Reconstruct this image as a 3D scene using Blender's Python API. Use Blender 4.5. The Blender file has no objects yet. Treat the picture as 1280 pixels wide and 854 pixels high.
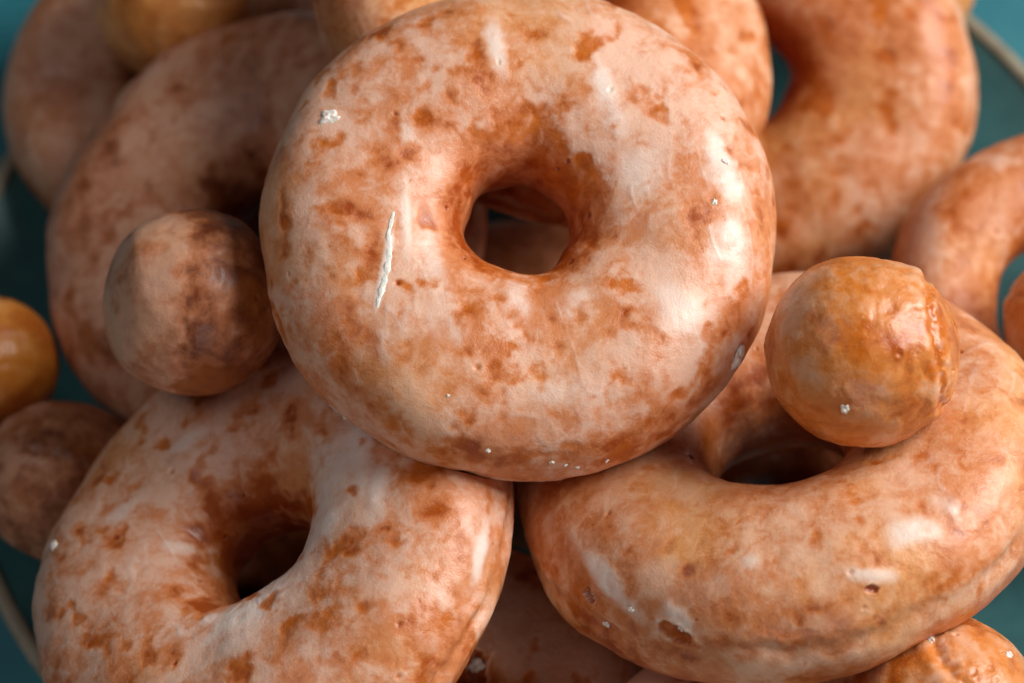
import bpy, math
import numpy as np
from mathutils import Matrix, Vector, Euler

# ------------------------------------------------------------------ camera, light, exposure
S = bpy.context.scene
C = S.collection
cam_d = bpy.data.cameras.new('camera')
cam = bpy.data.objects.new('camera', cam_d); C.objects.link(cam)
cam_d.sensor_width = 36; cam_d.lens = 85
cam.location = (-0.00126, -0.22716, 0.45583)
cam.rotation_euler = (math.radians(30), 0, 0)          # looks down at the plate, 60 degrees below the horizon
cam_d.clip_start = .02; cam_d.clip_end = 20
cam_d.dof.use_dof = True; cam_d.dof.focus_distance = .402; cam_d.dof.aperture_fstop = 10.5
cam_d.dof.aperture_blades = 9
S.camera = cam

W = bpy.data.worlds.new('World'); S.world = W; W.use_nodes = True
W.node_tree.nodes['Background'].inputs[0].default_value = (.95, .9, 1, 1)
W.node_tree.nodes['Background'].inputs[1].default_value = .025

def area(name, frm, to, sx, sy, power, col):
    d = bpy.data.lights.new(name, 'AREA'); d.shape = 'RECTANGLE'; d.size = sx; d.size_y = sy
    d.energy = power; d.color = col
    o = bpy.data.objects.new(name, d); C.objects.link(o)
    o.location = frm
    o.rotation_euler = (Vector(to) - Vector(frm)).to_track_quat('-Z', 'Y').to_euler()
    return o
area('window_softbox', (.56, .12, .58), (0, 0, .07), .44, .48, 9.8, (1, .955, .90))
area('fill_softbox', (-.75, .0, 1.0), (0, 0, .06), .7, .7, 2.2, (1, .93, .91))
area('added_front_fill', (.10, -.85, .30), (0, 0, .05), .5, .3, 1.5, (1, .88, .82))  # added fill lamp, there only to warm the shaded front sides

S.view_settings.view_transform = 'Standard'; S.view_settings.look = 'None'
S.view_settings.exposure = -.12; S.view_settings.gamma = 1
S.render.engine = 'CYCLES'
S.cycles.use_denoising = True
S.cycles.max_bounces = 6; S.cycles.diffuse_bounces = 3; S.cycles.glossy_bounces = 3
S.cycles.caustics_reflective = False; S.cycles.caustics_refractive = False

# ------------------------------------------------------------------ noise
def _hash(ix, iy, iz, seed):
    h = (ix.astype(np.uint32) * np.uint32(374761393) + iy.astype(np.uint32) * np.uint32(668265263)
         + iz.astype(np.uint32) * np.uint32(2147483647) + np.uint32((seed * 974711 + 12345) & 0xffffffff))
    h = (h ^ (h >> np.uint32(13))) * np.uint32(1274126177)
    h = (h ^ (h >> np.uint32(15))) * np.uint32(2246822519)
    return h ^ (h >> np.uint32(16))
_G = np.random.default_rng(7).normal(size=(256, 3)); _G /= np.linalg.norm(_G, axis=1)[:, None]
def perlin(P, seed=0):
    i = np.floor(P).astype(np.int64); f = P - i; u = f * f * f * (f * (f * 6 - 15) + 10)
    r = np.zeros(len(P))
    for dx in (0, 1):
        wx = u[:, 0] if dx else 1 - u[:, 0]
        for dy in (0, 1):
            wy = u[:, 1] if dy else 1 - u[:, 1]
            for dz in (0, 1):
                wz = u[:, 2] if dz else 1 - u[:, 2]
                g = _G[_hash(i[:, 0] + dx, i[:, 1] + dy, i[:, 2] + dz, seed) & np.uint32(255)]
                r += wx * wy * wz * (g[:, 0] * (f[:, 0] - dx) + g[:, 1] * (f[:, 1] - dy) + g[:, 2] * (f[:, 2] - dz))
    return r * 1.5
def fbm(P, size, octv=3, seed=0, gain=.5):      # size = metres per feature
    r = 0; a = 1.; n = 0; Q = P / size + 31.7
    for k in range(octv):
        r = r + a * perlin(Q * 2 ** k + k * 17.3, seed + k); n += a; a *= gain
    return r / n * 1.3
def sstep(x, a, b):
    t = np.clip((x - a) / (b - a), 0, 1); return t * t * (3 - 2 * t)

# ------------------------------------------------------------------ materials
def new_mat(name):
    m = bpy.data.materials.new(name); m.use_nodes = True
    nt = m.node_tree; nt.nodes.clear()
    out = nt.nodes.new('ShaderNodeOutputMaterial'); b = nt.nodes.new('ShaderNodeBsdfPrincipled')
    nt.links.new(b.outputs[0], out.inputs[0])
    return m, nt, b
class NB:
    def __init__(s, nt): s.nt = nt
    def put(s, sock, v):
        if hasattr(v, 'is_output'): s.nt.links.new(v, sock)
        else: sock.default_value = v
    def math(s, op, a, b=0., clamp=False, c=None):
        n = s.nt.nodes.new('ShaderNodeMath'); n.operation = op; n.use_clamp = clamp
        s.put(n.inputs[0], a); s.put(n.inputs[1], b)
        if c is not None: s.put(n.inputs[2], c)
        return n.outputs[0]
    def noise(s, vec, scale, detail=4., rough=.55, dist=0.):
        n = s.nt.nodes.new('ShaderNodeTexNoise'); s.nt.links.new(vec, n.inputs['Vector'])
        n.inputs['Scale'].default_value = scale; n.inputs['Detail'].default_value = detail
        n.inputs['Roughness'].default_value = rough; n.inputs['Distortion'].default_value = dist
        return n.outputs['Fac']
    def ramp(s, v, a, b, lo=0., hi=1., kind='SMOOTHSTEP'):
        n = s.nt.nodes.new('ShaderNodeMapRange'); n.interpolation_type = kind
        s.put(n.inputs['Value'], v); s.put(n.inputs['From Min'], a); s.put(n.inputs['From Max'], b)
        s.put(n.inputs['To Min'], lo); s.put(n.inputs['To Max'], hi)
        return n.outputs['Result']
    def mix(s, f, a, b):
        n = s.nt.nodes.new('ShaderNodeMix'); n.data_type = 'RGBA'
        s.put(n.inputs[0], f)
        s.put(n.inputs[6], a if hasattr(a, 'is_output') else (*a, 1)); s.put(n.inputs[7], b if hasattr(b, 'is_output') else (*b, 1))
        return n.outputs[2]

def doughnut_material(name, golden=.35, brown=(.33, .055, .005), gold=(.62, .165, .012),
                      thin=(.64, .235, .090), thick=(.77, .490, .365), rough=.38, warm=(.80, .40, .14)):
    m, nt, b = new_mat(name); k = NB(nt)
    tc = nt.nodes.new('ShaderNodeTexCoord').outputs['Object']
    oi = nt.nodes.new('ShaderNodeObjectInfo').outputs['Random']
    va = nt.nodes.new('ShaderNodeVectorMath'); va.operation = 'ADD'
    cmb = nt.nodes.new('ShaderNodeCombineXYZ')
    nt.links.new(oi, cmb.inputs[0]); nt.links.new(oi, cmb.inputs[2])
    nt.links.new(tc, va.inputs[0]); nt.links.new(cmb.outputs[0], va.inputs[1]); P = va.outputs[0]
    at = nt.nodes.new('ShaderNodeAttribute'); at.attribute_name = 'paint'
    sp = nt.nodes.new('ShaderNodeSeparateColor'); nt.links.new(at.outputs['Color'], sp.inputs[0])
    gl, wh, dk = sp.outputs
    n1 = k.noise(P, 260, 6, .62, .6); n2 = k.noise(P, 1100, 4, .6); n3 = k.noise(P, 90, 4, .55, .8)
    t = k.math('ADD', gl, k.math('MULTIPLY', k.math('SUBTRACT', n1, .5), 1.05))
    t = k.math('ADD', t, k.math('MULTIPLY', k.math('SUBTRACT', k.noise(P, 520, 5, .65, .9), .5), .8))
    t = k.math('ADD', t, k.math('MULTIPLY', k.math('SUBTRACT', n2, .5), .24))
    f = k.ramp(t, -.12, .66)
    f2 = k.ramp(k.math('ADD', t, k.math('MULTIPLY', k.math('SUBTRACT', n3, .5), 1.7)), .34, 1.08)
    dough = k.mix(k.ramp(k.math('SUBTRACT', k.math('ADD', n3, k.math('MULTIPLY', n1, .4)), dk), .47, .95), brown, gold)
    glz = k.mix(f2, thin, thick)
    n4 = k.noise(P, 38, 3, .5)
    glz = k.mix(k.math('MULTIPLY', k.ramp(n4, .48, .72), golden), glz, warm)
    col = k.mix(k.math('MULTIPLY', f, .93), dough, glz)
    col = k.mix(wh, col, (.86, .76, .70))
    n5 = k.noise(P, 2600, 2, .6)
    col = k.mix(k.ramp(n5, .62, .80, 0., .22), col, (.85, .74, .62))
    nt.links.new(col, b.inputs['Base Color'])
    k.put(b.inputs['Roughness'], k.math('ADD', k.ramp(n1, .3, .7, rough - .10, rough + .12), k.math('MULTIPLY', f, .06)))
    b.inputs['IOR'].default_value = 1.46
    b.inputs['Coat Weight'].default_value = .16; b.inputs['Coat Roughness'].default_value = .16; b.inputs['Coat IOR'].default_value = 1.45
    b.inputs['Subsurface Weight'].default_value = .25
    b.inputs['Subsurface Radius'].default_value = (1, .48, .28)
    b.inputs['Subsurface Scale'].default_value = .0028
    h = k.math('ADD', k.math('MULTIPLY', n1, .42), k.math('MULTIPLY', n2, .22))
    h = k.math('ADD', h, k.math('MULTIPLY', n5, .20))
    h = k.math('ADD', h, k.math('MULTIPLY', f, .10))
    bp = nt.nodes.new('ShaderNodeBump'); bp.inputs['Strength'].default_value = .75
    bp.inputs['Distance'].default_value = .00045
    nt.links.new(h, bp.inputs['Height']); nt.links.new(bp.outputs[0], b.inputs['Normal'])
    return m

M_hero = doughnut_material('glazed_dough')
M_pale = doughnut_material('pale_glazed_dough', golden=.6, thin=(.64, .235, .085), thick=(.78, .470, .310), warm=(.80, .40, .13))
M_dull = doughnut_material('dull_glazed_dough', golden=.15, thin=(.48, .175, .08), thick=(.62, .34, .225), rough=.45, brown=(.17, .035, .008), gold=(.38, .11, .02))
M_ball = doughnut_material('shiny_ball_dough', golden=.5, brown=(.42, .085, .008), gold=(.68, .205, .020), thin=(.66, .24, .06), thick=(.72, .40, .24), rough=.24, warm=(.70, .27, .045))
M_gold = doughnut_material('golden_ball_dough', golden=.9, brown=(.50, .12, .012), gold=(.74, .26, .03), thin=(.74, .29, .06), thick=(.78, .38, .13), rough=.34, warm=(.76, .31, .05))
M_bare = doughnut_material('bare_yellow_dough', golden=.9, brown=(.55, .17, .03), gold=(.74, .29, .06), thin=(.74, .32, .09), thick=(.76, .38, .15), rough=.42, warm=(.76, .34, .09))

def icing_material():
    m, nt, b = new_mat('white_icing'); k = NB(nt)
    tc = nt.nodes.new('ShaderNodeTexCoord').outputs['Object']
    n = k.noise(tc, 1500, 4, .6)
    nt.links.new(k.mix(k.ramp(n, .35, .65), (.80, .70, .62), (.90, .87, .84)), b.inputs['Base Color'])
    b.inputs['Roughness'].default_value = .38
    b.inputs['Subsurface Weight'].default_value = .4; b.inputs['Subsurface Scale'].default_value = .001
    bp = nt.nodes.new('ShaderNodeBump'); bp.inputs['Strength'].default_value = .6; bp.inputs['Distance'].default_value = .0002
    nt.links.new(n, bp.inputs['Height']); nt.links.new(bp.outputs[0], b.inputs['Normal'])
    return m
M_ice = icing_material()

def ceramic(name, c0, c1, rough, scale, fleck=None):
    m, nt, b = new_mat(name); k = NB(nt)
    tc = nt.nodes.new('ShaderNodeTexCoord').outputs['Object']
    n = k.noise(tc, scale, 6, .6, .4)
    col = k.mix(k.ramp(n, .35, .68), c0, c1)
    if fleck: col = k.mix(k.ramp(k.noise(tc, 900, 3, .6), .66, .74, 0., .6), col, fleck)
    nt.links.new(col, b.inputs['Base Color'])
    k.put(b.inputs['Roughness'], k.ramp(n, .3, .7, rough - .05, rough + .08))
    bp = nt.nodes.new('ShaderNodeBump'); bp.inputs['Strength'].default_value = .3; bp.inputs['Distance'].default_value = .0003
    nt.links.new(n, bp.inputs['Height']); nt.links.new(bp.outputs[0], b.inputs['Normal'])
    return m
M_teal = ceramic('teal_glazed_stoneware', (.042, .145, .160), (.060, .190, .200), .30, 60, (.05, .12, .12))
M_rim = ceramic('bare_stoneware_edge', (.20, .18, .13), (.28, .26, .19), .5, 120)
M_table = ceramic('teal_painted_wood', (.016, .150, .195), (.024, .190, .235), .55, 30)

# ------------------------------------------------------------------ mesh helpers
def grid_mesh(name, V, nu, nv, mat, wrap_v=True, paint=None, caps=False):
    """V: nu*nv points, closed round u; wrap_v closes the other way too."""
    me = bpy.data.meshes.new(name)
    i = np.arange(nu)[:, None]; nj = nv if wrap_v else nv - 1
    j = np.arange(nj)[None, :]; i2 = (i + 1) % nu; j2 = (j + 1) % nv
    F = np.stack(np.broadcast_arrays(i * nv + j, i2 * nv + j, i2 * nv + j2, i * nv + j2), -1).reshape(-1, 4)
    me.vertices.add(len(V)); me.vertices.foreach_set('co', V.astype(np.float32).ravel())
    me.loops.add(F.size); me.loops.foreach_set('vertex_index', F.astype(np.int32).ravel())
    me.polygons.add(len(F)); me.polygons.foreach_set('loop_start', np.arange(0, F.size, 4, dtype=np.int32))
    me.polygons.foreach_set('loop_total', np.full(len(F), 4, np.int32))
    me.polygons.foreach_set('use_smooth', np.ones(len(F), bool))
    me.update(calc_edges=True)
    me.validate()
    if paint is not None:
        a = me.attributes.new('paint', 'FLOAT_COLOR', 'POINT')
        a.data.foreach_set('color', paint.astype(np.float32).ravel())
    me.materials.append(mat)
    return me
def link(name, me, parent=None):
    o = bpy.data.objects.new(name, me); C.objects.link(o)
    if parent: o.parent = parent
    return o
def tag(o, label, cat, group=None):
    o['label'] = label; o['category'] = cat
    if group: o['group'] = group
    return o

BODY = {}                       # key -> (object, base vertices, normals) to seat icing on
def spots_mask(U, spots, wob):
    """U: points / R; a spot is centre, two inverse half-axes, reach, strength"""
    m = np.zeros(len(U))
    for sp in spots:
        c = np.array(sp[:3]); u = np.array(sp[3:6]); v = np.array(sp[6:9]); lim, s = sp[9:]
        near = (np.abs(U - c) < lim).all(1)
        if not near.any(): continue
        d = U[near] - c
        q = np.hypot(d @ u, d @ v)
        m[near] = np.maximum(m[near], s * (1 - sstep(q + wob[near] * 1.2, .15, 1.55)))
    return m

def dent(V, Mw, others, give=.0002):
    """soft dough: press vertices that lie inside a neighbour back to its surface"""
    Wp = V @ Mw[:3, :3].T + Mw[:3, 3]
    for (Mo, R, kind, AR) in others:
        Mi = np.linalg.inv(Mo)
        L = Wp @ Mi[:3, :3].T + Mi[:3, 3]
        if kind == 'ball':
            d = np.linalg.norm(L, axis=1); ins = d < R
            L[ins] *= (R / d[ins])[:, None]
        else:
            rr = np.hypot(L[:, 0], L[:, 1]); Rc = R * (1 - AR)
            q = np.sqrt(((rr - Rc) / (R * AR)) ** 2 + (L[:, 2] / (R * BR)) ** 2)
            ins = (q < 1) & (q > 1e-3)
            nr = Rc + (rr[ins] - Rc) / q[ins]
            L[ins, 2] /= q[ins]; L[ins, 0] *= nr / rr[ins]; L[ins, 1] *= nr / rr[ins]
        Wp[ins] = L[ins] @ Mo[:3, :3].T + Mo[:3, 3]
    Mi = np.linalg.inv(Mw)
    return Wp @ Mi[:3, :3].T + Mi[:3, 3]

AR, BR = .40, .31
def mat_of(d): 
    m = Euler(d['rot']).to_matrix().to_4x4(); m.translation = d['loc']; return np.array(m)

def doughnut(key, d, mat, nu, nv, label, presses=()):
    R = d['R']; seed = d['seed']; spots = d.get('bald', ()); whites = d.get('white', ())
    ar = d.get('ar', AR)
    th = np.repeat(np.arange(nu) / nu * 2 * np.pi, nv); ph = np.tile(np.arange(nv) / nv * 2 * np.pi, nu)
    c, s = np.cos(ph), np.sin(ph)
    T3 = np.stack([np.cos(th), np.sin(th), 0 * th], 1)
    # outline that is not a perfect circle, tube that is not of even girth
    wr = 1 + d.get('oval', .022) * perlin(T3 * 1.1 + seed, seed) + .008 * perlin(T3 * 3 + seed, seed + 5)
    wt = 1 + .07 * perlin(T3 * 1.3 + 9, seed + 2) 
    p = np.where(s > 0, .84, .93)
    cx = np.sign(c) * np.abs(c) ** p; sz = np.sign(s) * np.abs(s) ** p
    hole = (c < 0)
    a = R * ar * np.where(hole, wt, 1)
    r = R * (1 - ar) + a * cx
    # a pinched funnel: the crumb is tightest a little below the middle of the hole
    r = r * wr; z = R * BR * sz * (1 + .05 * perlin(T3 * 1.7 + 4, seed + 3))
    # crease round the outer side, where top and bottom fried apart
    ps = d.get('cphi', -.14) + .16 * perlin(T3 * 2.2 + 3, seed + 7) + .05 * perlin(T3 * 9, seed + 8) + .03 * perlin(T3 * 25, seed + 6)
    q = (np.where(ph > np.pi, ph - 2 * np.pi, ph) - ps)
    out = np.clip(c * 3, 0, 1)
    cw = d.get('crease', 1.)
    amp = sstep(perlin(T3 * 3.1 + 8, seed + 9) + .5 * perlin(T3 * 11 + 8, seed + 10), -.45, .4) * .85 + .15
    cre = np.exp(-(q / .085) ** 2) * amp * out
    r = r - R * .0125 * cw * cre + R * .010 * cw * np.exp(-((q - .14) / .10) ** 2) * out * amp \
        + R * .006 * cw * np.exp(-((q + .17) / .11) ** 2) * out * amp
    V = np.stack([r * np.cos(th), r * np.sin(th), z], 1)
    N = np.stack([c * BR * np.cos(th), c * BR * np.sin(th), s * ar], 1); N /= np.linalg.norm(N, axis=1)[:, None]
    base = V.copy()
    # glaze thickness
    B = base + 7.7 * seed * .01
    flow = d.get('flow', (0., 1.))
    Bf = B.copy(); fx, fy = flow
    al = B[:, 0] * fx + B[:, 1] * fy; Bf[:, 0] -= al * fx * .75; Bf[:, 1] -= al * fy * .75
    wob = fbm(B, .0055, 4, seed + 11, .6)
    g = d.get('gbase', .62) + .38 * fbm(Bf, .013, 3, seed + 12) + .20 * fbm(Bf, .0045, 3, seed + 13)
    fl = fbm(B, .0065, 3, seed + 14)
    g -= d.get('fleck', .75) * sstep(fl, .10, .70)
    g += .22 * np.clip(N[:, 2], -1, 1) * .5
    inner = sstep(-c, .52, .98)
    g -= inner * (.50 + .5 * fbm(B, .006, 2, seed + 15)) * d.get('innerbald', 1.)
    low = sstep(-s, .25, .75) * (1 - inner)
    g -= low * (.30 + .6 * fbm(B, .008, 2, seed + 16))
    U = base / R
    bm = spots_mask(U, spots, wob)
    g -= .72 * bm * (.62 + .9 * fbm(B, .0028, 3, seed + 42))
    wm = spots_mask(U, whites, wob * .8)
    g += .45 * wm
    g = np.where(np.abs(q) < .3, g + .25 * np.exp(-((q + .17) / .09) ** 2) * out * amp, g)
    g -= .45 * sstep(-q - .08 * fbm(B, .006, 2, seed + 40), .18, .5) * out * cw / 2 * (.7 + 1.2 * fbm(B, .01, 2, seed + 41))
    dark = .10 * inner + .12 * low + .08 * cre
    # ridges of icing standing proud, a few whiter
    rg = 1 - np.abs(fbm(Bf, .009, 3, seed + 17)) * 3.2
    ridge = sstep(rg, .82, 1.0) * sstep(g, .5, .8) * sstep(fbm(B, .02, 2, seed + 18), -.05, .25)
    white = np.clip(.8 * wm * sstep(g + .5 * wob, .40, .95) + .22 * ridge, 0, 1)
    # relief
    h = R * (.027 * fbm(B, .026, 2, seed + 20) + .0042 * fbm(B, .0085, 3, seed + 21) + .0013 * fbm(B, .0028, 2, seed + 22))
    h += .00013 * sstep(g, .0, .75) + .00007 * ridge + .00018 * wm * (1 + wob)
    rng = np.random.default_rng(seed)
    # blister pits
    npit = d.get('pits', 14)
    idx = rng.integers(0, len(V), npit * 3)
    cnt = 0
    for ii in idx:
        if cnt >= npit: break
        if N[ii, 2] < -.2: continue
        dd = base - base[ii]; near = (np.abs(dd).max(1) < .003)
        dist = np.linalg.norm(dd[near], axis=1); rr_ = rng.uniform(.00022, .00050)
        h[near] += -.00035 * np.exp(-(dist / rr_) ** 2) + .00006 * np.exp(-((dist - 1.9 * rr_) / (.6 * rr_)) ** 2)
        dark[near] += .5 * np.exp(-(dist / rr_) ** 2); g[near] -= .5 * np.exp(-(dist / rr_) ** 2)
        cnt += 1
    # torn, crusty break
    for sp in d.get('torn', ()):
        st = 1.
        tm = spots_mask(U, [sp], wob)
        h -= .0007 * st * sstep(tm, .2, .8) * (1 + .9 * fbm(B, .003, 3, seed + 30))
        g -= .8 * sstep(tm, .3, .7); dark += .10 * sstep(tm, .3, .7)
        edge = np.exp(-((tm - .3) / .16) ** 2); h += .0004 * edge; white += .45 * edge * sstep(fbm(B, .0022, 2, seed + 31), -.1, .4)
    V = V + N * h[:, None]
    M = mat_of(d)
    if presses: V = dent(V, M, [PRESS[k] for k in presses])
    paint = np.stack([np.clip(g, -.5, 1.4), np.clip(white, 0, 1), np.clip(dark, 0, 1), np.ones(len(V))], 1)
    o = link('glazed_doughnut', grid_mesh('glazed_doughnut', V, nu, nv, mat, True, paint))
    o.location = d['loc']; o.rotation_euler = d['rot']
    tag(o, label, 'doughnut', 'glazed ring doughnuts heaped on the teal plate')
    BODY[key] = (o, V, N)
    return o

def ball(key, d, mat, nu, nv, label, presses=()):
    R = d['R']; seed = d['seed']
    th = np.repeat(np.arange(nu) / nu * 2 * np.pi, nv)
    al = np.tile(.001 + np.arange(nv) / (nv - 1) * (np.pi - .002), nu)      # angle from the cap's pole
    D = np.stack([np.sin(al) * np.cos(th), np.sin(al) * np.sin(th), np.cos(al)], 1)
    B = D * R + .083 * seed
    T3 = np.stack([np.cos(th), np.sin(th), 0 * th], 1)
    a0 = d.get('seam', .85) + .10 * perlin(T3 * 1.6, seed + 1) + .04 * perlin(T3 * 7, seed + 2)
    q = al - a0; sa = d.get('seamamp', 1.)
    r = R * (1 - .035 * sa * np.exp(-(q / .05) ** 2) + .030 * sa * np.exp(-((q - .13) / .09) ** 2) - .012 * sa * sstep(-q, 0, .35))
    h = R * (.055 * fbm(B, .020, 2, seed + 3) + .020 * fbm(B, .006, 3, seed + 4) + .010 * sa * np.exp(-((q + .08) / .13) ** 2) * fbm(B, .0016, 3, seed + 5) * 3)
    for (x, y, z, dep) in d.get('flat', ()):
        n = np.array((x, y, z)); n = n / np.linalg.norm(n); f = D @ n
        h -= R * dep * sstep(f, .70, 1.0)
    wob = fbm(B, .0035, 3, seed + 6)
    g = d.get('glaze', .35) + .75 * fbm(B, .009, 3, seed + 7) + .25 * wob
    g -= .5 * np.exp(-((q + .1) / .12) ** 2) * sa * sstep(wob, -.2, .2)
    g += .55 * sstep(q, .02, .12) * (1 - sstep(q, .12, .45)) * sa * sstep(fbm(B, .005, 2, seed + 8), -.1, .3)
    if d.get('cap'): g += d['cap'] * (sstep(-q + .12 * wob, -.12, .16) - .5)  # pale glaze against bald brown dough; shadow on the far half painted in too
    white = .25 * sa * np.exp(-((q + .05) / .10) ** 2) * sstep(fbm(B, .002, 2, seed + 9), .1, .4)
    dark = .15 * sstep(fbm(B, .012, 2, seed + 10), 0, .4)
    h += .00022 * sstep(g, .2, .6)
    rng = np.random.default_rng(seed + 50)
    for ii in rng.integers(0, len(D), 12):
        dd = (D - D[ii]) * R; near = np.abs(dd).max(1) < .003
        dist = np.linalg.norm(dd[near], axis=1); rr_ = rng.uniform(.00025, .0005)
        h[near] += -.0003 * np.exp(-(dist / rr_) ** 2) + .00012 * np.exp(-((dist - 1.9 * rr_) / (.6 * rr_)) ** 2)
    V = D * (r + h)[:, None] * np.array(d.get('squash', (1, 1, 1)))
    M = mat_of(d)
    if presses: V = dent(V, M, [PRESS[k] for k in presses])
    paint = np.stack([np.clip(g, -.5, 1.4), white, dark, np.ones(len(V))], 1)
    o = link('doughnut_ball', grid_mesh('doughnut_ball', V, nu, nv, mat, False, paint))
    o.location = d['loc']; o.rotation_euler = d['rot']
    tag(o, label, 'doughnut ball', 'glazed doughnut balls tucked among the rings')
    BODY[key] = (o, V, D)
    return o

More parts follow.
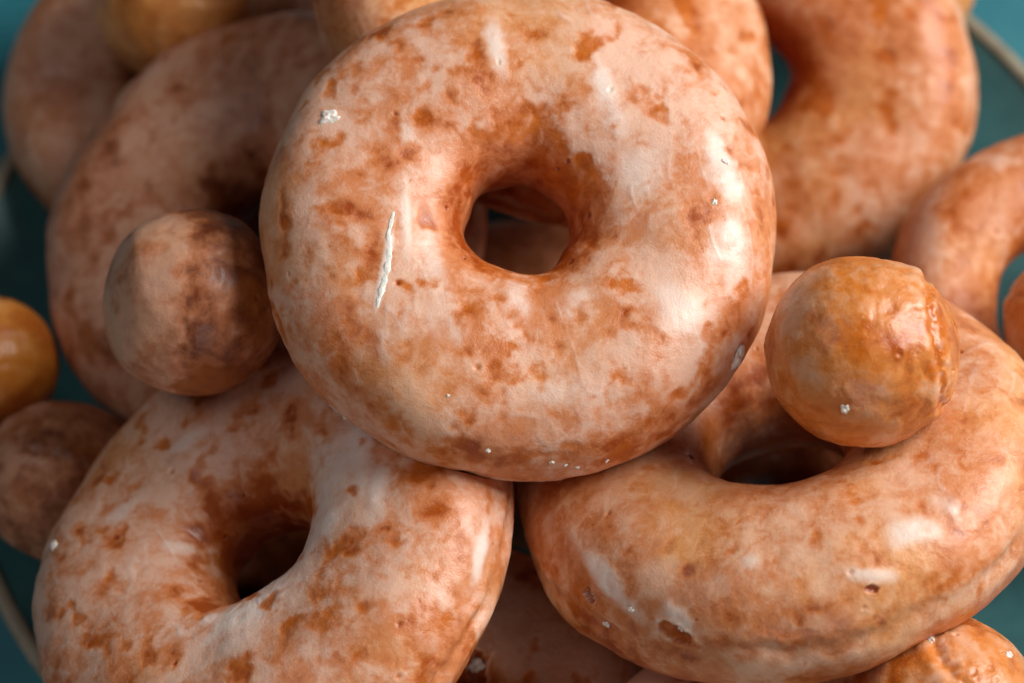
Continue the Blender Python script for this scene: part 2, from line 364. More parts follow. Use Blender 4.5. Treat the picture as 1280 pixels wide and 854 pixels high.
# ------------------------------------------------------------------ where everything lies (metres, radians)
BALLS = {'ball_far_left', 'ball_bottom_right', 'ball_left_brown', 'ball_shade', 'ball_far_right', 'ball_right', 'ball_right_edge', 'ball_left_yellow'}
PLATE = (0.0065, 0.0280, 0.1255)
LAY = {
    'front': {'loc': (-0.0, -0.00031, 0.10182),
       'rot': (0.1872, 0.0295, 0.0056),
       'R': 0.04478,
       'seed': 11,
       'gbase': 0.62,
       'flow': (-0.25, 0.97),
       'bald': [(-0.19, 0.507, 0.306, 12.0, -1.822, -0.697, -4.806, -30.079, -2.698, 0.197, 1.0),
                (0.224, 0.579, 0.31, 25.785, -9.767, -0.483, -4.32, -12.815, 0.063, 0.177, 1.0),
                (0.166, 0.42, 0.288, 31.382, -7.5, 1.28, -2.14, -9.974, -3.554, 0.222, 1.0),
                (0.443, 0.438, 0.309, 19.187, 0.847, -1.232, -0.527, -26.823, 0.834, 0.125, 1.0),
                (0.357, 0.316, 0.295, 38.659, -1.692, 4.891, 0.034, -46.812, -9.876, 0.062, 1.0),
                (0.449, 0.225, 0.3, 27.453, -1.696, 4.653, -0.494, -46.281, -3.947, 0.086, 1.0),
                (-0.363, 0.322, 0.297, 25.273, 2.211, -4.097, 0.347, -31.199, -5.22, 0.093, 1.0),
                (-0.263, 0.407, 0.296, 31.785, 2.348, -4.092, 0.363, -37.351, -8.871, 0.075, 1.0),
                (-0.469, 0.138, 0.298, 18.29, 9.122, -3.602, 16.757, -44.511, -8.442, 0.116, 1.0),
                (-0.649, 0.093, 0.306, 19.346, -0.808, 2.463, 0.717, -29.304, 2.034, 0.123, 1.0),
                (-0.551, 0.165, 0.309, 24.462, 1.305, -2.248, 0.355, -20.563, -1.157, 0.117, 1.0),
                (-0.601, -0.315, 0.303, 17.038, -12.817, 1.21, -5.289, -7.723, -1.581, 0.253, 1.0),
                (-0.565, -0.173, 0.309, 36.789, -14.095, 0.583, -4.282, -13.655, 0.333, 0.168, 1.0),
                (-0.615, 0.354, 0.298, 26.962, -1.688, 4.48, 0.307, -12.998, 1.281, 0.184, 0.6),
                (-0.16, 0.524, 0.307, 23.464, 5.258, -0.745, 1.636, -9.13, -1.396, 0.256, 0.6),
                (0.371, -0.334, 0.3, 28.425, -0.772, 2.904, -0.494, -22.323, 2.185, 0.107, 1.0),
                (0.64, -0.054, 0.307, 32.579, 1.085, -1.67, -1.082, -35.686, 2.014, 0.074, 1.0),
                (0.728, 0.011, 0.293, 45.472, 4.499, -9.432, -1.193, -35.484, 1.917, 0.067, 1.0),
                (0.637, -0.158, 0.307, 27.535, 1.526, -3.013, -0.788, -47.339, -3.769, 0.087, 1.0),
                (-0.037, -0.584, 0.309, 33.696, 0.0, 1.011, -0.02, -63.45, 0.679, 0.071, 1.0),
                (-0.425, -0.595, 0.292, 33.209, -0.982, 3.831, 0.298, -24.558, -5.014, 0.096, 1.0),
                (-0.008, -0.699, 0.299, 11.841, 4.347, 0.967, 6.996, -18.541, -3.957, 0.19, 0.8),
                (-0.119, -0.756, 0.282, 22.549, 0.0, 0.677, 0.199, -17.06, -6.927, 0.13, 0.7),
                (-0.14, -0.61, 0.309, 40.486, 0.0, 1.215, 0.253, -48.802, -3.466, 0.059, 1.0),
                (-0.346, 0.762, 0.25, 24.772, -3.305, 7.29, 0.343, -29.817, 14.705, 0.092, 1.0),
                (-0.39, 0.575, 0.301, 48.474, 0.0, 1.455, 0.721, -54.35, 6.554, 0.049, 1.0),
                (0.573, 0.674, 0.217, 4.547, 5.659, -6.4, 10.449, -29.816, 13.2, 0.248, 0.7),
                (-0.667, -0.044, 0.305, 27.993, -0.812, 2.807, 0.406, -18.614, -0.585, 0.129, 0.6),
                (-0.233, 0.159, 0.187, 14.119, 2.363, -10.05, -1.119, -7.951, -3.242, 0.277, 0.9),
                (-0.28, 0.303, 0.274, 36.047, 4.681, -9.277, 0.483, -46.076, -16.108, 0.064, 1.0),
                (-0.004, 0.316, 0.218, 6.241, -0.086, 0.379, 0.244, -8.737, -7.651, 0.384, 1.0),
                (0.151, 0.221, 0.172, 10.368, -2.066, 5.047, 0.342, -7.77, -8.047, 0.214, 1.0),
                (0.287, 0.092, 0.205, 9.14, -2.655, 6.558, 0.006, -7.514, -1.463, 0.314, 0.95),
                (-0.157, 0.292, 0.229, 17.89, 2.285, -4.564, 0.196, -12.415, -8.08, 0.162, 1.0),
                (0.195, -0.171, 0.162, 6.358, -2.795, 7.36, -0.4, -8.255, 6.214, 0.237, 0.8),
                (-0.184, -0.171, 0.152, 13.024, -4.437, -8.682, -2.215, -7.131, 8.032, 0.219, 0.7),
                (-0.507, -0.761, 0.191, 8.15, -6.578, -1.422, -14.899, -12.137, -19.977, 0.227, 0.55),
                (-0.447, -0.829, 0.161, 5.317, -3.824, -1.434, -7.17, -5.788, -12.11, 0.358, 0.9),
                (-0.239, -0.919, 0.15, 6.401, -1.887, -0.724, -3.69, -8.194, -14.108, 0.358, 1.0),
                (0.086, -0.951, 0.143, 4.338, 0.221, -0.612, 0.562, -8.108, -14.055, 0.547, 1.0),
                (0.414, -0.872, 0.126, 4.886, 1.958, -0.957, 3.759, -5.231, -12.79, 0.449, 1.0),
                (0.658, -0.711, 0.12, 5.467, 5.156, -0.281, 5.652, -1.809, -10.759, 0.319, 0.9),
                (0.683, -0.608, 0.191, 15.24, -4.978, -14.878, -6.593, -9.329, -1.573, 0.208, 0.9),
                (0.792, -0.436, 0.201, 19.342, -0.989, -15.509, -3.946, -10.568, -1.603, 0.211, 0.7),
                (0.927, -0.101, 0.172, 12.328, 5.924, -14.536, -0.112, -7.537, -1.154, 0.315, 0.7),
                (-0.688, -0.553, 0.218, 12.362, 4.355, 9.161, 5.557, -9.352, -1.397, 0.219, 0.7),
                (-0.814, -0.246, 0.242, 18.593, -3.47, 9.548, 0.234, -12.821, -2.537, 0.184, 0.5),
                (-0.763, 0.163, 0.276, 21.125, -16.08, 8.159, -6.078, -11.195, -1.751, 0.187, 0.4),
                (-0.096, -0.391, 0.269, 28.048, 1.484, -3.18, -0.27, -33.177, 14.404, 0.085, 0.6),
                (0.273, -0.748, 0.269, 12.992, 2.735, -0.661, 7.567, -35.643, -16.822, 0.181, 0.5),
                (0.14, -0.576, 0.31, 39.969, 1.419, -2.872, -0.148, -48.667, -3.504, 0.06, 0.6)],
       'white': [(-0.51, -0.268, 0.309, 78.977, -13.128, -2.223, -0.834, -5.653, -0.054, 0.42, 1.0),
                 (-0.021, -0.407, 0.272, 19.975, 0.369, -0.406, -0.115, -9.632, 3.483, 0.234, 0.5),
                 (0.769, 0.134, 0.276, 13.233, 2.816, -6.147, -0.245, -7.044, 0.358, 0.34, 0.8),
                 (0.776, -0.174, 0.27, 11.254, 3.089, -4.99, 0.466, -6.364, -0.914, 0.372, 0.8),
                 (0.587, -0.44, 0.292, 11.237, 5.029, -1.868, 2.799, -7.171, -2.243, 0.299, 0.6),
                 (-0.442, -0.066, 0.286, 43.768, 3.043, -16.293, -0.373, -5.923, 0.431, 0.403, 0.6),
                 (-0.335, -0.253, 0.276, 17.202, 2.655, -6.361, 0.061, -5.446, 1.186, 0.431, 0.5),
                 (-0.099, 0.626, 0.308, 23.662, 4.635, 0.679, 1.106, -6.9, 0.117, 0.343, 0.9),
                 (-0.462, 0.254, 0.304, 16.054, 1.16, -2.107, 0.218, -15.45, -1.3, 0.155, 0.6),
                 (0.201, -0.411, 0.289, 10.974, -0.455, 1.569, -0.354, -16.289, 3.845, 0.216, 0.5),
                 (0.33, 0.43, 0.307, 23.238, 6.537, 1.324, 1.507, -6.002, -0.626, 0.386, 0.9),
                 (0.14, -0.753, 0.281, 6.68, 0.224, -0.487, 0.251, -23.932, -8.367, 0.358, 0.4),
                 (-0.273, -0.518, 0.309, 13.436, 0.325, -0.511, 0.137, -15.812, 0.156, 0.178, 0.5),
                 (0.449, 0.139, 0.292, 12.589, -1.074, 2.863, -0.117, -9.245, -0.557, 0.259, 0.6)],
       'pits': 16,
       'crease': 0.8},
    'lower_left': {'loc': (-0.04382, -0.04821, 0.06724),
       'rot': (-0.1205, -0.4197, 0.0493),
       'R': 0.04528,
       'seed': 18,
       'ar': 0.395,
       'flow': (-0.5, 0.8),
       'bald': [(0.032, 0.54, 0.306, 22.448, -5.685, -1.1, -0.087, -30.257, -4.146, 0.104, 1.0),
                (0.23, 0.46, 0.301, 28.916, -4.318, 2.121, 2.81, -17.809, -2.468, 0.132, 1.0),
                (-0.175, 0.637, 0.307, 23.422, -7.326, 0.977, 3.958, -26.335, 2.893, 0.098, 0.8),
                (-0.337, 0.373, 0.299, 24.262, -3.652, -4.826, -0.786, -31.163, -6.467, 0.096, 1.0),
                (-0.454, 0.31, 0.307, 19.898, 4.302, -2.446, 13.486, -34.969, -3.553, 0.117, 1.0),
                (-0.549, -0.13, 0.308, 23.304, -4.612, -1.898, 3.399, -29.291, -0.029, 0.101, 1.0),
                (-0.291, -0.192, 0.236, 12.503, 10.714, -11.751, 10.187, -21.459, 2.933, 0.119, 1.0),
                (-0.199, -0.302, 0.244, 36.296, -3.76, -9.136, 7.922, -24.665, 9.671, 0.087, 1.0),
                (-0.52, -0.371, 0.309, 22.86, -5.828, 1.126, 2.099, -26.747, -1.638, 0.102, 1.0),
                (-0.191, -0.495, 0.304, 19.554, -4.144, -0.589, 2.581, -16.427, 1.742, 0.144, 1.0),
                (-0.656, 0.144, 0.305, 9.544, -5.993, 1.049, -9.549, -34.434, -0.41, 0.212, 1.0),
                (-0.304, -0.361, 0.292, 35.388, -5.189, -5.871, 3.616, -17.367, 3.104, 0.133, 1.0),
                (-0.408, -0.432, 0.31, 40.197, -8.801, -0.719, 3.498, -43.634, -2.08, 0.058, 1.0),
                (0.637, -0.168, 0.306, 25.926, -4.954, -2.925, 1.609, -33.582, 0.784, 0.09, 1.0),
                (0.492, -0.235, 0.306, 15.038, -9.903, 1.8, -13.628, -44.594, 1.618, 0.133, 1.0),
                (0.383, -0.377, 0.305, 30.662, 2.59, 2.025, 4.619, -11.208, 1.21, 0.197, 1.0),
                (0.466, -0.349, 0.309, 26.771, -7.356, 1.565, 1.658, -24.11, 0.934, 0.099, 1.0),
                (0.242, -0.323, 0.266, 13.007, -1.215, 3.904, 6.61, -12.066, 6.008, 0.176, 1.0),
                (0.809, -0.509, 0.141, 14.942, 13.934, -7.425, 2.649, -6.108, -9.516, 0.207, 1.0),
                (0.708, -0.657, 0.124, 15.45, 11.139, -6.837, 1.778, -7.705, -12.581, 0.162, 1.0),
                (0.461, -0.644, 0.273, 8.431, -0.606, -2.587, -4.295, -32.312, -11.232, 0.271, 0.7),
                (0.087, -0.642, 0.307, 20.946, -4.712, 0.091, 1.126, -26.378, -1.566, 0.112, 0.8),
                (-0.213, 0.043, 0.058, 5.797, 7.883, -16.911, -2.966, -44.206, -11.58, 0.123, 0.7),
                (0.072, 0.248, 0.149, 5.233, -1.293, 1.241, -3.672, -6.334, -11.844, 0.434, 0.8),
                (0.286, 0.122, 0.206, 5.485, -3.333, 3.237, -2.293, -10.664, -5.418, 0.334, 0.8),
                (-0.171, 0.198, 0.153, 13.237, -2.582, -15.83, -5.785, -8.901, -3.659, 0.214, 0.6),
                (0.961, -0.013, 0.134, 7.157, 5.389, -12.439, -0.143, -11.597, -0.525, 0.207, 0.4),
                (0.738, 0.059, 0.291, 12.499, -1.005, -3.936, 0.636, -20.744, 0.096, 0.183, 0.5),
                (0.86, 0.024, 0.236, 25.759, 4.596, -19.33, 0.191, -11.227, -0.033, 0.214, 0.4)],
       'white': [(0.54, 0.21, 0.309, 16.572, 1.396, 0.67, 1.645, -4.691, 0.028, 0.483, 1.0),
                 (0.495, 0.446, 0.306, 6.114, -7.044, 0.051, -9.555, -12.219, 1.457, 0.257, 1.0),
                 (0.416, -0.058, 0.273, 8.779, -8.307, 3.924, -6.466, -7.287, -2.242, 0.24, 1.0),
                 (0.282, -0.126, 0.205, 3.238, -0.455, 2.09, 3.403, -4.587, 3.859, 0.618, 1.0),
                 (0.14, -0.363, 0.259, 5.242, -1.251, 1.481, 3.869, -8.439, 4.276, 0.429, 1.0),
                 (0.617, -0.026, 0.31, 23.299, -0.869, -1.337, 1.502, -8.024, -0.164, 0.294, 0.9),
                 (-0.263, 0.036, 0.157, 4.71, 2.534, -6.681, -0.098, -34.874, -5.554, 0.28, 0.6),
                 (-0.515, 0.199, 0.307, 11.963, 2.421, -1.255, 7.939, -19.687, -1.462, 0.196, 0.6),
                 (0.948, -0.236, 0.103, 13.678, -0.124, -30.715, -2.386, -6.67, 1.07, 0.335, 1.0),
                 (-0.252, 0.451, 0.301, 11.842, 1.879, -0.688, 9.953, -29.972, -6.198, 0.2, 0.6),
                 (0.072, -0.503, 0.3, 7.694, -2.088, 0.626, 2.579, -14.596, 2.607, 0.3, 0.6)],
       'pits': 12,
       'crease': 1.6,
       'cphi': -0.05,
       'innerbald': 0.75,
       'gbase': 0.64,
       'fleck': 0.8},
    'lower_right': {'loc': (0.04602, -0.03447, 0.07748),
       'rot': (-0.3949, -0.2052, 0.0847),
       'R': 0.04661,
       'seed': 25,
       'ar': 0.37,
       'gbase': 0.55,
       'oval': 0.008,
       'fleck': 0.4,
       'flow': (0.3, 0.9),
       'innerbald': 1.1,  # bare dough, made browner to paint in the shade under the front doughnut
       'bald': [(-0.827, -0.468, 0.155, 10.856, -14.669, 3.417, -6.085, 0.093, -8.726, 0.226, 0.8),
                (-0.697, -0.713, -0.04, 5.947, -5.695, 0.52, -3.116, 5.86, -9.515, 0.291, 0.8),
                (-0.407, -0.912, 0.019, 8.729, -3.498, 1.653, -6.245, 1.669, -35.425, 0.251, 0.7),
                (0.27, -0.944, 0.096, 10.193, 2.685, -1.179, 2.955, -12.551, -37.306, 0.226, 0.6),
                (0.501, -0.848, 0.085, 8.345, 4.688, -1.324, 10.797, -10.334, -44.617, 0.248, 0.6),
                (-0.546, -0.61, 0.267, 24.979, -9.695, 3.586, -4.079, -32.323, -14.401, 0.089, 1.0),
                (-0.359, -0.744, 0.263, 33.115, -8.861, 1.086, -5.999, -34.983, -22.164, 0.07, 1.0),
                (-0.458, -0.445, 0.309, 27.29, -7.751, 0.953, -1.448, -34.318, 0.781, 0.085, 0.5),
                (0.469, -0.639, 0.278, 52.469, 0.0, -11.833, -4.282, -25.197, -7.721, 0.09, 0.5),
                (0.258, -0.69, 0.297, 42.961, -3.633, -6.313, -5.364, -35.33, -9.885, 0.065, 0.6),
                (0.102, -0.717, 0.3, 42.593, -7.141, -2.904, -3.844, -29.008, -6.469, 0.08, 0.5),
                (-0.798, -0.163, 0.269, 11.985, -7.751, 4.242, -1.047, -21.896, -3.273, 0.161, 0.5),
                (0.38, -0.372, 0.299, 10.124, -1.647, 1.564, -0.252, -37.17, 5.877, 0.231, 0.9),
                (0.614, -0.706, 0.174, 17.464, 5.624, -9.216, -12.858, -53.597, -45.696, 0.117, 0.7),
                (0.674, -0.664, 0.16, 34.9, 14.32, -21.221, -6.39, -28.248, -19.873, 0.068, 0.6),
                (-0.224, -0.9, 0.183, 25.5, -6.421, 0.663, -3.134, -11.082, -13.898, 0.133, 1.0),
                (-0.283, -0.939, 0.098, 13.411, -3.542, 0.596, -4.955, -8.097, -25.77, 0.173, 0.8),
                (-0.781, -0.59, 0.102, 12.01, -16.505, -1.102, -3.588, 2.102, -5.391, 0.352, 1.0),
                (0.062, -0.934, 0.173, 23.976, -1.105, -4.307, -7.576, -26.786, -33.594, 0.098, 0.8),
                (-0.006, -0.975, 0.111, 7.193, -0.394, -1.223, -8.76, -19.594, -46.038, 0.328, 0.6)],
       'white': [(0.425, -0.738, 0.247, 9.552, 3.658, -0.964, 2.626, -13.675, -8.388, 0.234, 0.9),
                 (0.575, -0.645, 0.24, 15.445, 2.705, -5.972, -2.677, -13.738, -6.337, 0.156, 0.9),
                 (0.267, -0.862, 0.209, 10.416, 0.437, -2.773, -6.265, -27.274, -23.178, 0.222, 0.8),
                 (-0.648, -0.652, 0.192, 3.276, -3.927, -0.746, -19.675, -5.087, -18.525, 0.464, 1.0),
                 (-0.407, -0.855, 0.159, 10.597, -8.003, -3.883, -20.224, -8.046, -24.603, 0.173, 0.9),
                 (-0.129, -0.781, 0.278, 29.468, -6.917, -0.003, -4.26, -30.342, -11.434, 0.079, 0.7)],
       'torn': [(-0.439, -0.871, 0.112, 10.494, -5.661, -1.715, -14.769, -6.495, -29.36, 0.199, 1.0),
                (-0.72, -0.648, 0.124, 25.372, -26.993, 0.012, -25.482, 0.88, -37.812, 0.065, 1.0),
                (0.254, -0.895, 0.179, 47.282, 0.0, -10.663, -12.542, -54.655, -46.417, 0.05, 1.0)],
       'pits': 14,
       'crease': 0.7,
       'cphi': 0.12},
    'behind_front': {'loc': (0.00519, 0.06601, 0.07661), 'rot': (-0.0583, 0.4109, -0.0233), 'R': 0.0478, 'seed': 32, 'fleck': 0.7, 'gbase': 0.5, 'pits': 5},
    'upper_right': {'loc': (0.04899, 0.08038, 0.03294), 'rot': (0.4104, -0.2229, -0.0959), 'R': 0.04853, 'seed': 39, 'fleck': 0.9, 'gbase': 0.42, 'pits': 6},
    'left': {'loc': (-0.05049, 0.03224, 0.05133),
       'rot': (0.1157, -0.3342, -0.0381),
       'R': 0.04623,
       'seed': 46,
       'ar': 0.42,
       'innerbald': 0.5,
       'fleck': 0.6,
       'pits': 6,
       'gbase': 0.55},
    'far_left': {'loc': (-0.07174, 0.08438, 0.02832), 'rot': (0.1636, -0.1486, -0.0244), 'R': 0.04053, 'seed': 53, 'fleck': 0.3, 'pits': 4},
    'right_edge': {'loc': (0.11086, 0.01757, 0.04055), 'rot': (0.3736, 0.0746, 0.0292), 'R': 0.03842, 'seed': 60, 'ar': 0.285, 'gbase': 0.42, 'fleck': 0.5, 'pits': 4},
    'bottom_left': {'loc': (-0.01109, -0.06789, 0.04318),
       'rot': (-0.0624, -0.1, 0.0062),
       'R': 0.03454,
       'seed': 67,
       'gbase': 0.78,
       'fleck': 1.0,
       'bald': [(0.134, 0.217, 0.157, 7.02, 2.299, 6.536, 6.759, -7.912, -3.437, 0.243, 1.0)],
       'torn': [(0.134, 0.217, 0.157, 14.149, -9.408, -0.429, -4.884, -3.373, -8.207, 0.237, 1.0)],
       'pits': 10},
    'bottom_right': {'loc': (0.04348, -0.08865, 0.05544), 'rot': (-0.0029, 0.1002, -0.0003), 'R': 0.03247, 'seed': 74, 'pits': 10},
    'under_front': {'loc': (0.00334, 0.01388, 0.02226), 'rot': (-0.0029, 0.1002, -0.0003), 'R': 0.03707, 'seed': 81, 'pits': 4, 'gbase': 0.25},  # glaze thinned to brown, painting the front hole's darkness into this ring
    'added_lower_right': {'loc': (0.0469, -0.02568, 0.03868), 'rot': (-0.0007, 0.05, -0.0), 'R': 0.03606, 'seed': 88, 'pits': 4, 'gbase': 0.1},  # added ring, browned so the hole above looks shaded; also props the doughnut
    'added_lower_left': {'loc': (-0.05436, -0.0389, 0.0195), 'rot': (-0.0624, -0.1, 0.0062), 'R': 0.03527, 'seed': 95, 'pits': 4, 'gbase': -0.3},  # added ring to block light below the hole, its shade painted as bare brown
    'ball_right': {'loc': (0.05617, -0.02914, 0.10942), 'rot': (1.394, -0.5058, 1.7144), 'R': 0.0159, 'seed': 102, 'seam': 0.74, 'seamamp': 0.85, 'glaze': 0.36},
    'ball_shade': {'loc': (-0.05816, -0.00548, 0.08613),
       'rot': (0.8526, -1.0591, -0.7843),
       'R': 0.01675,
       'seed': 109,
       'seam': 1.32,
       'seamamp': 0.12,
       'glaze': 0.45,
       'cap': 0.9,
       'flat': [(0, 0, 1, 0.09), (0.2, 0.3, -1, 0.08)]},
    'ball_far_left': {'loc': (-0.07074, 0.08776, 0.05336), 'rot': (-0.1765, 0.2469, -0.0436), 'R': 0.01731, 'seed': 116, 'seamamp': 0.3, 'glaze': 0.25},
    'ball_left_yellow': {'loc': (-0.10442, 0.00675, 0.04124), 'rot': (1.4108, 0.0611, 0.3618), 'R': 0.01391, 'seed': 123, 'seamamp': 0.3, 'glaze': 0.1},
    'ball_left_brown': {'loc': (-0.08686, -0.01734, 0.03772),
       'rot': (-0.7015, 0.1769, -0.1476),
       'R': 0.01629,
       'seed': 130,
       'seamamp': 0.4,
       'glaze': 0.4,
       'squash': (1.05, 1, 0.97)},
    'ball_right_edge': {'loc': (0.10398, 0.00387, 0.06382), 'rot': (-0.9538, -0.2121, 0.2884), 'R': 0.01285, 'seed': 137, 'seamamp': 0.6, 'glaze': 0.3},
    'ball_far_right': {'loc': (0.08895, 0.11327, 0.02652), 'rot': (-1.0472, -0.0, 0.0), 'R': 0.01368, 'seed': 144, 'seamamp': 0.2, 'glaze': 0.3},
    'ball_bottom_right': {'loc': (0.07057, -0.08007, 0.07656), 'rot': (-0.6628, 0.5615, -0.394), 'R': 0.01616, 'seed': 151, 'seamamp': 0.8, 'glaze': 0.5},
}

PRESS = {k: (mat_of(d), d['R'], 'ball' if k in BALLS else 'ring', d.get('ar', AR)) for k, d in LAY.items()}

# ------------------------------------------------------------------ table and plate
t = np.linspace(-1, 1, 2)
bm_v = [(-1.6, -1.6, 0), (1.6, -1.6, 0), (1.6, 1.6, 0), (-1.6, 1.6, 0), (-1.6, -1.6, -.03), (1.6, -1.6, -.03), (1.6, 1.6, -.03), (-1.6, 1.6, -.03)]
me = bpy.data.meshes.new('table_top')
me.from_pydata(bm_v, [], [(0, 1, 2, 3), (7, 6, 5, 4), (0, 4, 5, 1), (1, 5, 6, 2), (2, 6, 7, 3), (3, 7, 4, 0)])
me.materials.append(M_table)
tb = link('table_top', me); tb['kind'] = 'structure'
tb.location = (PLATE[0], PLATE[1], -.001)

def lathe(name, prof, n, mat):
    prof = np.array(prof); m = len(prof); th = np.arange(n) / n * 2 * np.pi
    r = prof[:, 0][None, :] * (1 + .004 * np.sin(2 * th + 1)[:, None] + .002 * np.sin(5 * th)[:, None]); z = np.broadcast_to(prof[:, 1], r.shape)
    V = np.stack([r * np.cos(th)[:, None], r * np.sin(th)[:, None], z + .0006 * np.sin(3 * th)[:, None] * (prof[:, 0] / PR)], -1).reshape(-1, 3)
    return grid_mesh(name, V, n, m, mat, False)
PR = PLATE[2]
prof = [(.0006, .004), (.03, .004), (.06, .0041), (.078, .0044)]
for k in range(1, 11):                                   # the wall sweeps up to the rim
    u = k / 10; prof.append((.078 + (PR - .0035 - .078) * u, .0044 + .0150 * u ** 2.2))
rimp = [prof[-1]]
for k in range(1, 12):
    a = math.pi * (1 - k / 12) ; rimp.append((PR - .0018 + .0018 * math.cos(a), .0194 + .0012 * math.sin(a)))
under = [rimp[-1], (PR - .004, .0155), (PR - .02, .0085), (.085, .0015), (.075, 0.0), (.0006, 0.0)]
pl = link('plate', lathe('plate', prof, 220, M_teal))
pl.location = (PLATE[0], PLATE[1], 0)
tag(pl, 'round teal stoneware plate with raised beige edge under the heap of doughnuts', 'plate')
link('rim_edge', lathe('rim_edge', rimp, 220, M_rim), pl)
link('underside', lathe('underside', under, 220, M_teal), pl)

# ------------------------------------------------------------------ doughnuts
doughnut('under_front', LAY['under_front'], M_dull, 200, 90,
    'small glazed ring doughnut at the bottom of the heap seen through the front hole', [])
doughnut('added_lower_left', LAY['added_lower_left'], M_dull, 200, 90,
    'added small brown ring doughnut beneath the white streaked lower left one, darkening its hole', ['lower_left', 'ball_left_yellow', 'ball_left_brown'])
doughnut('added_lower_right', LAY['added_lower_right'], M_dull, 200, 90,
    'added small brown ring doughnut under the creased lower right doughnut, darkening its hole and propping it', ['lower_right', 'bottom_right'])
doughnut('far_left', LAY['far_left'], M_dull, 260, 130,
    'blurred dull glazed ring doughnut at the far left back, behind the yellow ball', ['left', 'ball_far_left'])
doughnut('right_edge', LAY['right_edge'], M_hero, 260, 130,
    'glazed ring doughnut cut off by the right edge of the photo, low on the plate', [])
doughnut('bottom_left', LAY['bottom_left'], M_hero, 360, 170,
    'shaded glazed ring doughnut at the bottom with a torn patch and white icing chip', ['lower_left', 'lower_right'])
doughnut('bottom_right', LAY['bottom_right'], M_hero, 360, 170,
    'glazed ring doughnut under the lower right one, only a pale sliver of it showing', ['lower_right', 'ball_bottom_right', 'bottom_left'])
doughnut('upper_right', LAY['upper_right'], M_pale, 440, 200,
    'glazed ring doughnut at the upper right with plate showing through its hole', ['behind_front', 'ball_far_right'])
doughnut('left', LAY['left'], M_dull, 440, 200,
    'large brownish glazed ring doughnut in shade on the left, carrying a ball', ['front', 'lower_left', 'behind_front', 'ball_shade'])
doughnut('behind_front', LAY['behind_front'], M_pale, 440, 200,
    'pale glazed ring doughnut directly behind the front doughnut, mostly hidden', ['front'])
doughnut('lower_right', LAY['lower_right'], M_pale, 760, 340,
    'smooth pale golden glazed doughnut at lower right with a deep crease round its side', ['front', 'ball_right', 'ball_bottom_right'])
doughnut('lower_left', LAY['lower_left'], M_hero, 760, 340,
    'white streaked glazed doughnut at lower left with a dark open hole', ['front', 'left'])
doughnut('front', LAY['front'], M_hero, 840, 380,
    'big mottled glazed doughnut lying on top of the heap, its whole ring in sharp focus', [])
ball('ball_right', LAY['ball_right'], M_ball, 320, 220,
    'shiny orange brown doughnut ball sitting on the lower right doughnut', [])
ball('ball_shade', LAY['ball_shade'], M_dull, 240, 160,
    'dull mauve brown doughnut ball with its shadowed half painted browner, on the left doughnut', [])
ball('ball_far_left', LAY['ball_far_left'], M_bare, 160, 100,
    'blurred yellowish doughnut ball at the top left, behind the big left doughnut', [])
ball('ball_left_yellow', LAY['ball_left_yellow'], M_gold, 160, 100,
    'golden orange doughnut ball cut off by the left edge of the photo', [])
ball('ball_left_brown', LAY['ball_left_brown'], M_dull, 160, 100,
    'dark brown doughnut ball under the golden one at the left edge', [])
ball('ball_right_edge', LAY['ball_right_edge'], M_ball, 160, 100,
    'orange doughnut ball cut off by the right edge of the photo', [])
ball('ball_far_right', LAY['ball_far_right'], M_bare, 140, 90,
    'small yellow doughnut ball behind the upper right doughnut by the plate edge', [])
ball('ball_bottom_right', LAY['ball_bottom_right'], M_ball, 240, 160,
    'orange glazed doughnut ball at the bottom right corner', [])


# ------------------------------------------------------------------ loose bits of icing, seated on the surface they cling to
def seat(key, p):
    o, V, N = BODY[key]; R = LAY[key]['R']
    i = int(np.argmin(((V / R - np.array(p)) ** 2).sum(1)))
    return o, Vector(V[i]), Vector(N[i])
def blob(name, key, at, rx, ry, rz, ang, seed, rough=.5, mat=None):
    o, p, n = seat(key, at)
    nu, nv = 28, 16
    th = np.repeat(np.arange(nu) / nu * 2 * np.pi, nv); al = np.tile(.01 + np.arange(nv) / (nv - 1) * (np.pi - .02), nu)
    D = np.stack([np.sin(al) * np.cos(th), np.sin(al) * np.sin(th), np.cos(al)], 1)
    s = 1 + rough * fbm(D, .9, 3, seed) * 2
    V = D * s[:, None] * np.array((rx, ry, rz))
    b = link(name, grid_mesh(name, V, nu, nv, mat or M_ice, False), o)
    q = n.to_track_quat('Z', 'Y')
    b.matrix_local = Matrix.Translation(p) @ q.to_matrix().to_4x4() @ Matrix.Rotation(math.radians(ang), 4, 'Z')
    return b
def streak(name, key, pts, wid, seed):
    """a raised run of icing following the surface through a few points"""
    P = []; Ns = []
    for at in pts:
        o, p, n = seat(key, at); P.append(np.array(p)); Ns.append(np.array(n))
    P = np.array(P); Ns = np.array(Ns); m = 40; nv = 12
    tt = np.linspace(0, len(P) - 1, m); ctr = np.stack([np.interp(tt, range(len(P)), P[:, i]) for i in range(3)], 1)
    nn = np.stack([np.interp(tt, range(len(P)), Ns[:, i]) for i in range(3)], 1); nn /= np.linalg.norm(nn, axis=1)[:, None]
    tg = np.gradient(ctr, axis=0); tg /= np.linalg.norm(tg, axis=1)[:, None]; sd = np.cross(tg, nn)
    u = np.linspace(0, 1, m); w = wid * (.15 + np.sin(np.pi * np.clip(u * .96 + .02, 0, 1)) ** .6) * (1 + .8 * perlin(np.stack([u * 14, 0 * u, 0 * u], 1), seed))
    a = np.arange(nv) / nv * 2 * np.pi
    V = ctr[None] + np.cos(a)[:, None, None] * (sd * w[:, None])[None] + (np.sin(a)[:, None, None] * .30 + .02) * (nn * w[:, None])[None]
    V = V.reshape(-1, 3); V += (fbm(V, .0008, 2, seed + 1) * wid * .5)[:, None] * np.repeat(nn[None], nv, 0).reshape(-1, 3)
    return link(name, grid_mesh(name, V, nv, m, M_ice, False), o)
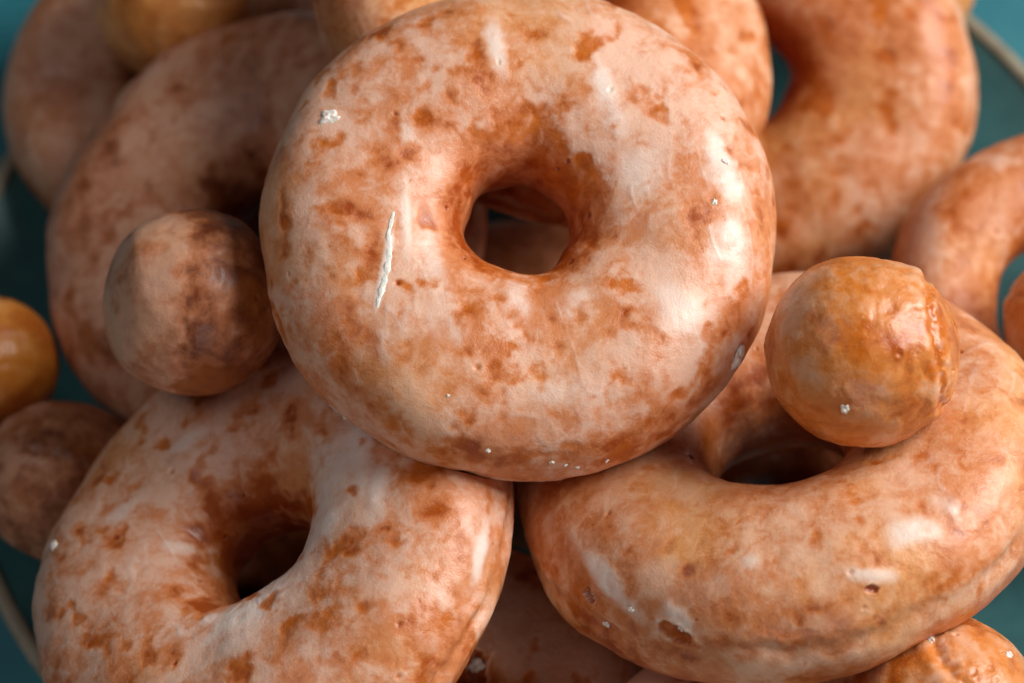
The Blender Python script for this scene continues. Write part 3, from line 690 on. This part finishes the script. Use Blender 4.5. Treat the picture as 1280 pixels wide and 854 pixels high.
streak('icing_streak', 'front', [(-0.484, -0.058, 0.297), (-0.492, -0.137, 0.301), (-0.499, -0.235, 0.307), (-0.509, -0.316, 0.309), (-0.523, -0.394, 0.306), (-0.542, -0.46, 0.297)], 0.0004743, 3)
blob('icing_drop', 'front', (-0.738, 0.343, 0.262), 0.0012555, 0.001674, 0.000558, 20, 5)
blob('icing_drop', 'lower_left', (-0.812, 0.125, 0.259), 0.0009765, 0.000837, 0.00048825, 0, 6)
streak('icing_flake', 'lower_left', [(0.37, 0.525, 0.308), (0.427, 0.452, 0.309), (0.5, 0.367, 0.309), (0.579, 0.254, 0.308)], 0.0009765, 8)
blob('sugar_crumb', 'lower_right', (-0.693, -0.717, 0.037), 0.00062775, 0.000558, 0.0004185, 0, 9)
blob('icing_pool', 'front', (0.809, -0.553, 0.097), 0.002232, 0.001395, 0.0006975, 50, 31)
blob('sugar_crumb', 'lower_right', (-0.576, -0.767, 0.142), 0.000558, 0.0004185, 0.0004185, 20, 32)
blob('sugar_crumb', 'lower_left', (0.637, 0.260, 0.302), 0.000558, 0.0004185, 0.00034875, 0, 33)
blob('icing_flake', 'front', (0.771, 0.168, 0.273), 0.0006975, 0.0004185, 0.000279, 40, 34)
blob('icing_flake', 'front', (0.727, -0.005, 0.293), 0.000558, 0.0004185, 0.000279, 0, 35)
blob('sugar_crumb', 'lower_right', (-0.409, -0.878, 0.124), 0.0004185, 0.000558, 0.0004185, 0, 10)
blob('icing_drop', 'ball_right', (-0.540, 0.802, -0.251), 0.000837, 0.000558, 0.0004185, 0, 11)
blob('icing_chip', 'bottom_left', (0.123, 0.238, 0.172), 0.001674, 0.0012555, 0.000837, 30, 12)
blob('icing_drop', 'ball_bottom_right', (-0.771, -0.016, 0.634), 0.000558, 0.000558, 0.0004185, 0, 13)
blob('sugar_crumb', 'front', (0.166, -0.970, 0.085), 0.000279, 0.000279, 0.000279, 0, 21)
blob('sugar_crumb', 'front', (0.215, -0.970, 0.055), 0.000279, 0.00034875, 0.000279, 0, 22)
blob('sugar_crumb', 'front', (0.320, -0.941, 0.054), 0.00034875, 0.000279, 0.000279, 0, 23)
blob('sugar_crumb', 'front', (0.117, -0.968, 0.107), 0.0004185, 0.000279, 0.000279, 0, 24)
blob('sugar_crumb', 'front', (-0.271, -0.766, 0.262), 0.00034875, 0.000279, 0.00020925, 0, 25)
blob('sugar_crumb', 'front', (-0.121, -0.933, 0.160), 0.0004185, 0.0004185, 0.000279, 0, 26)
blob('icing_drop', 'ball_bottom_right', (-0.096, -0.105, 0.989), 0.000558, 0.000558, 0.0004185, 0, 14)
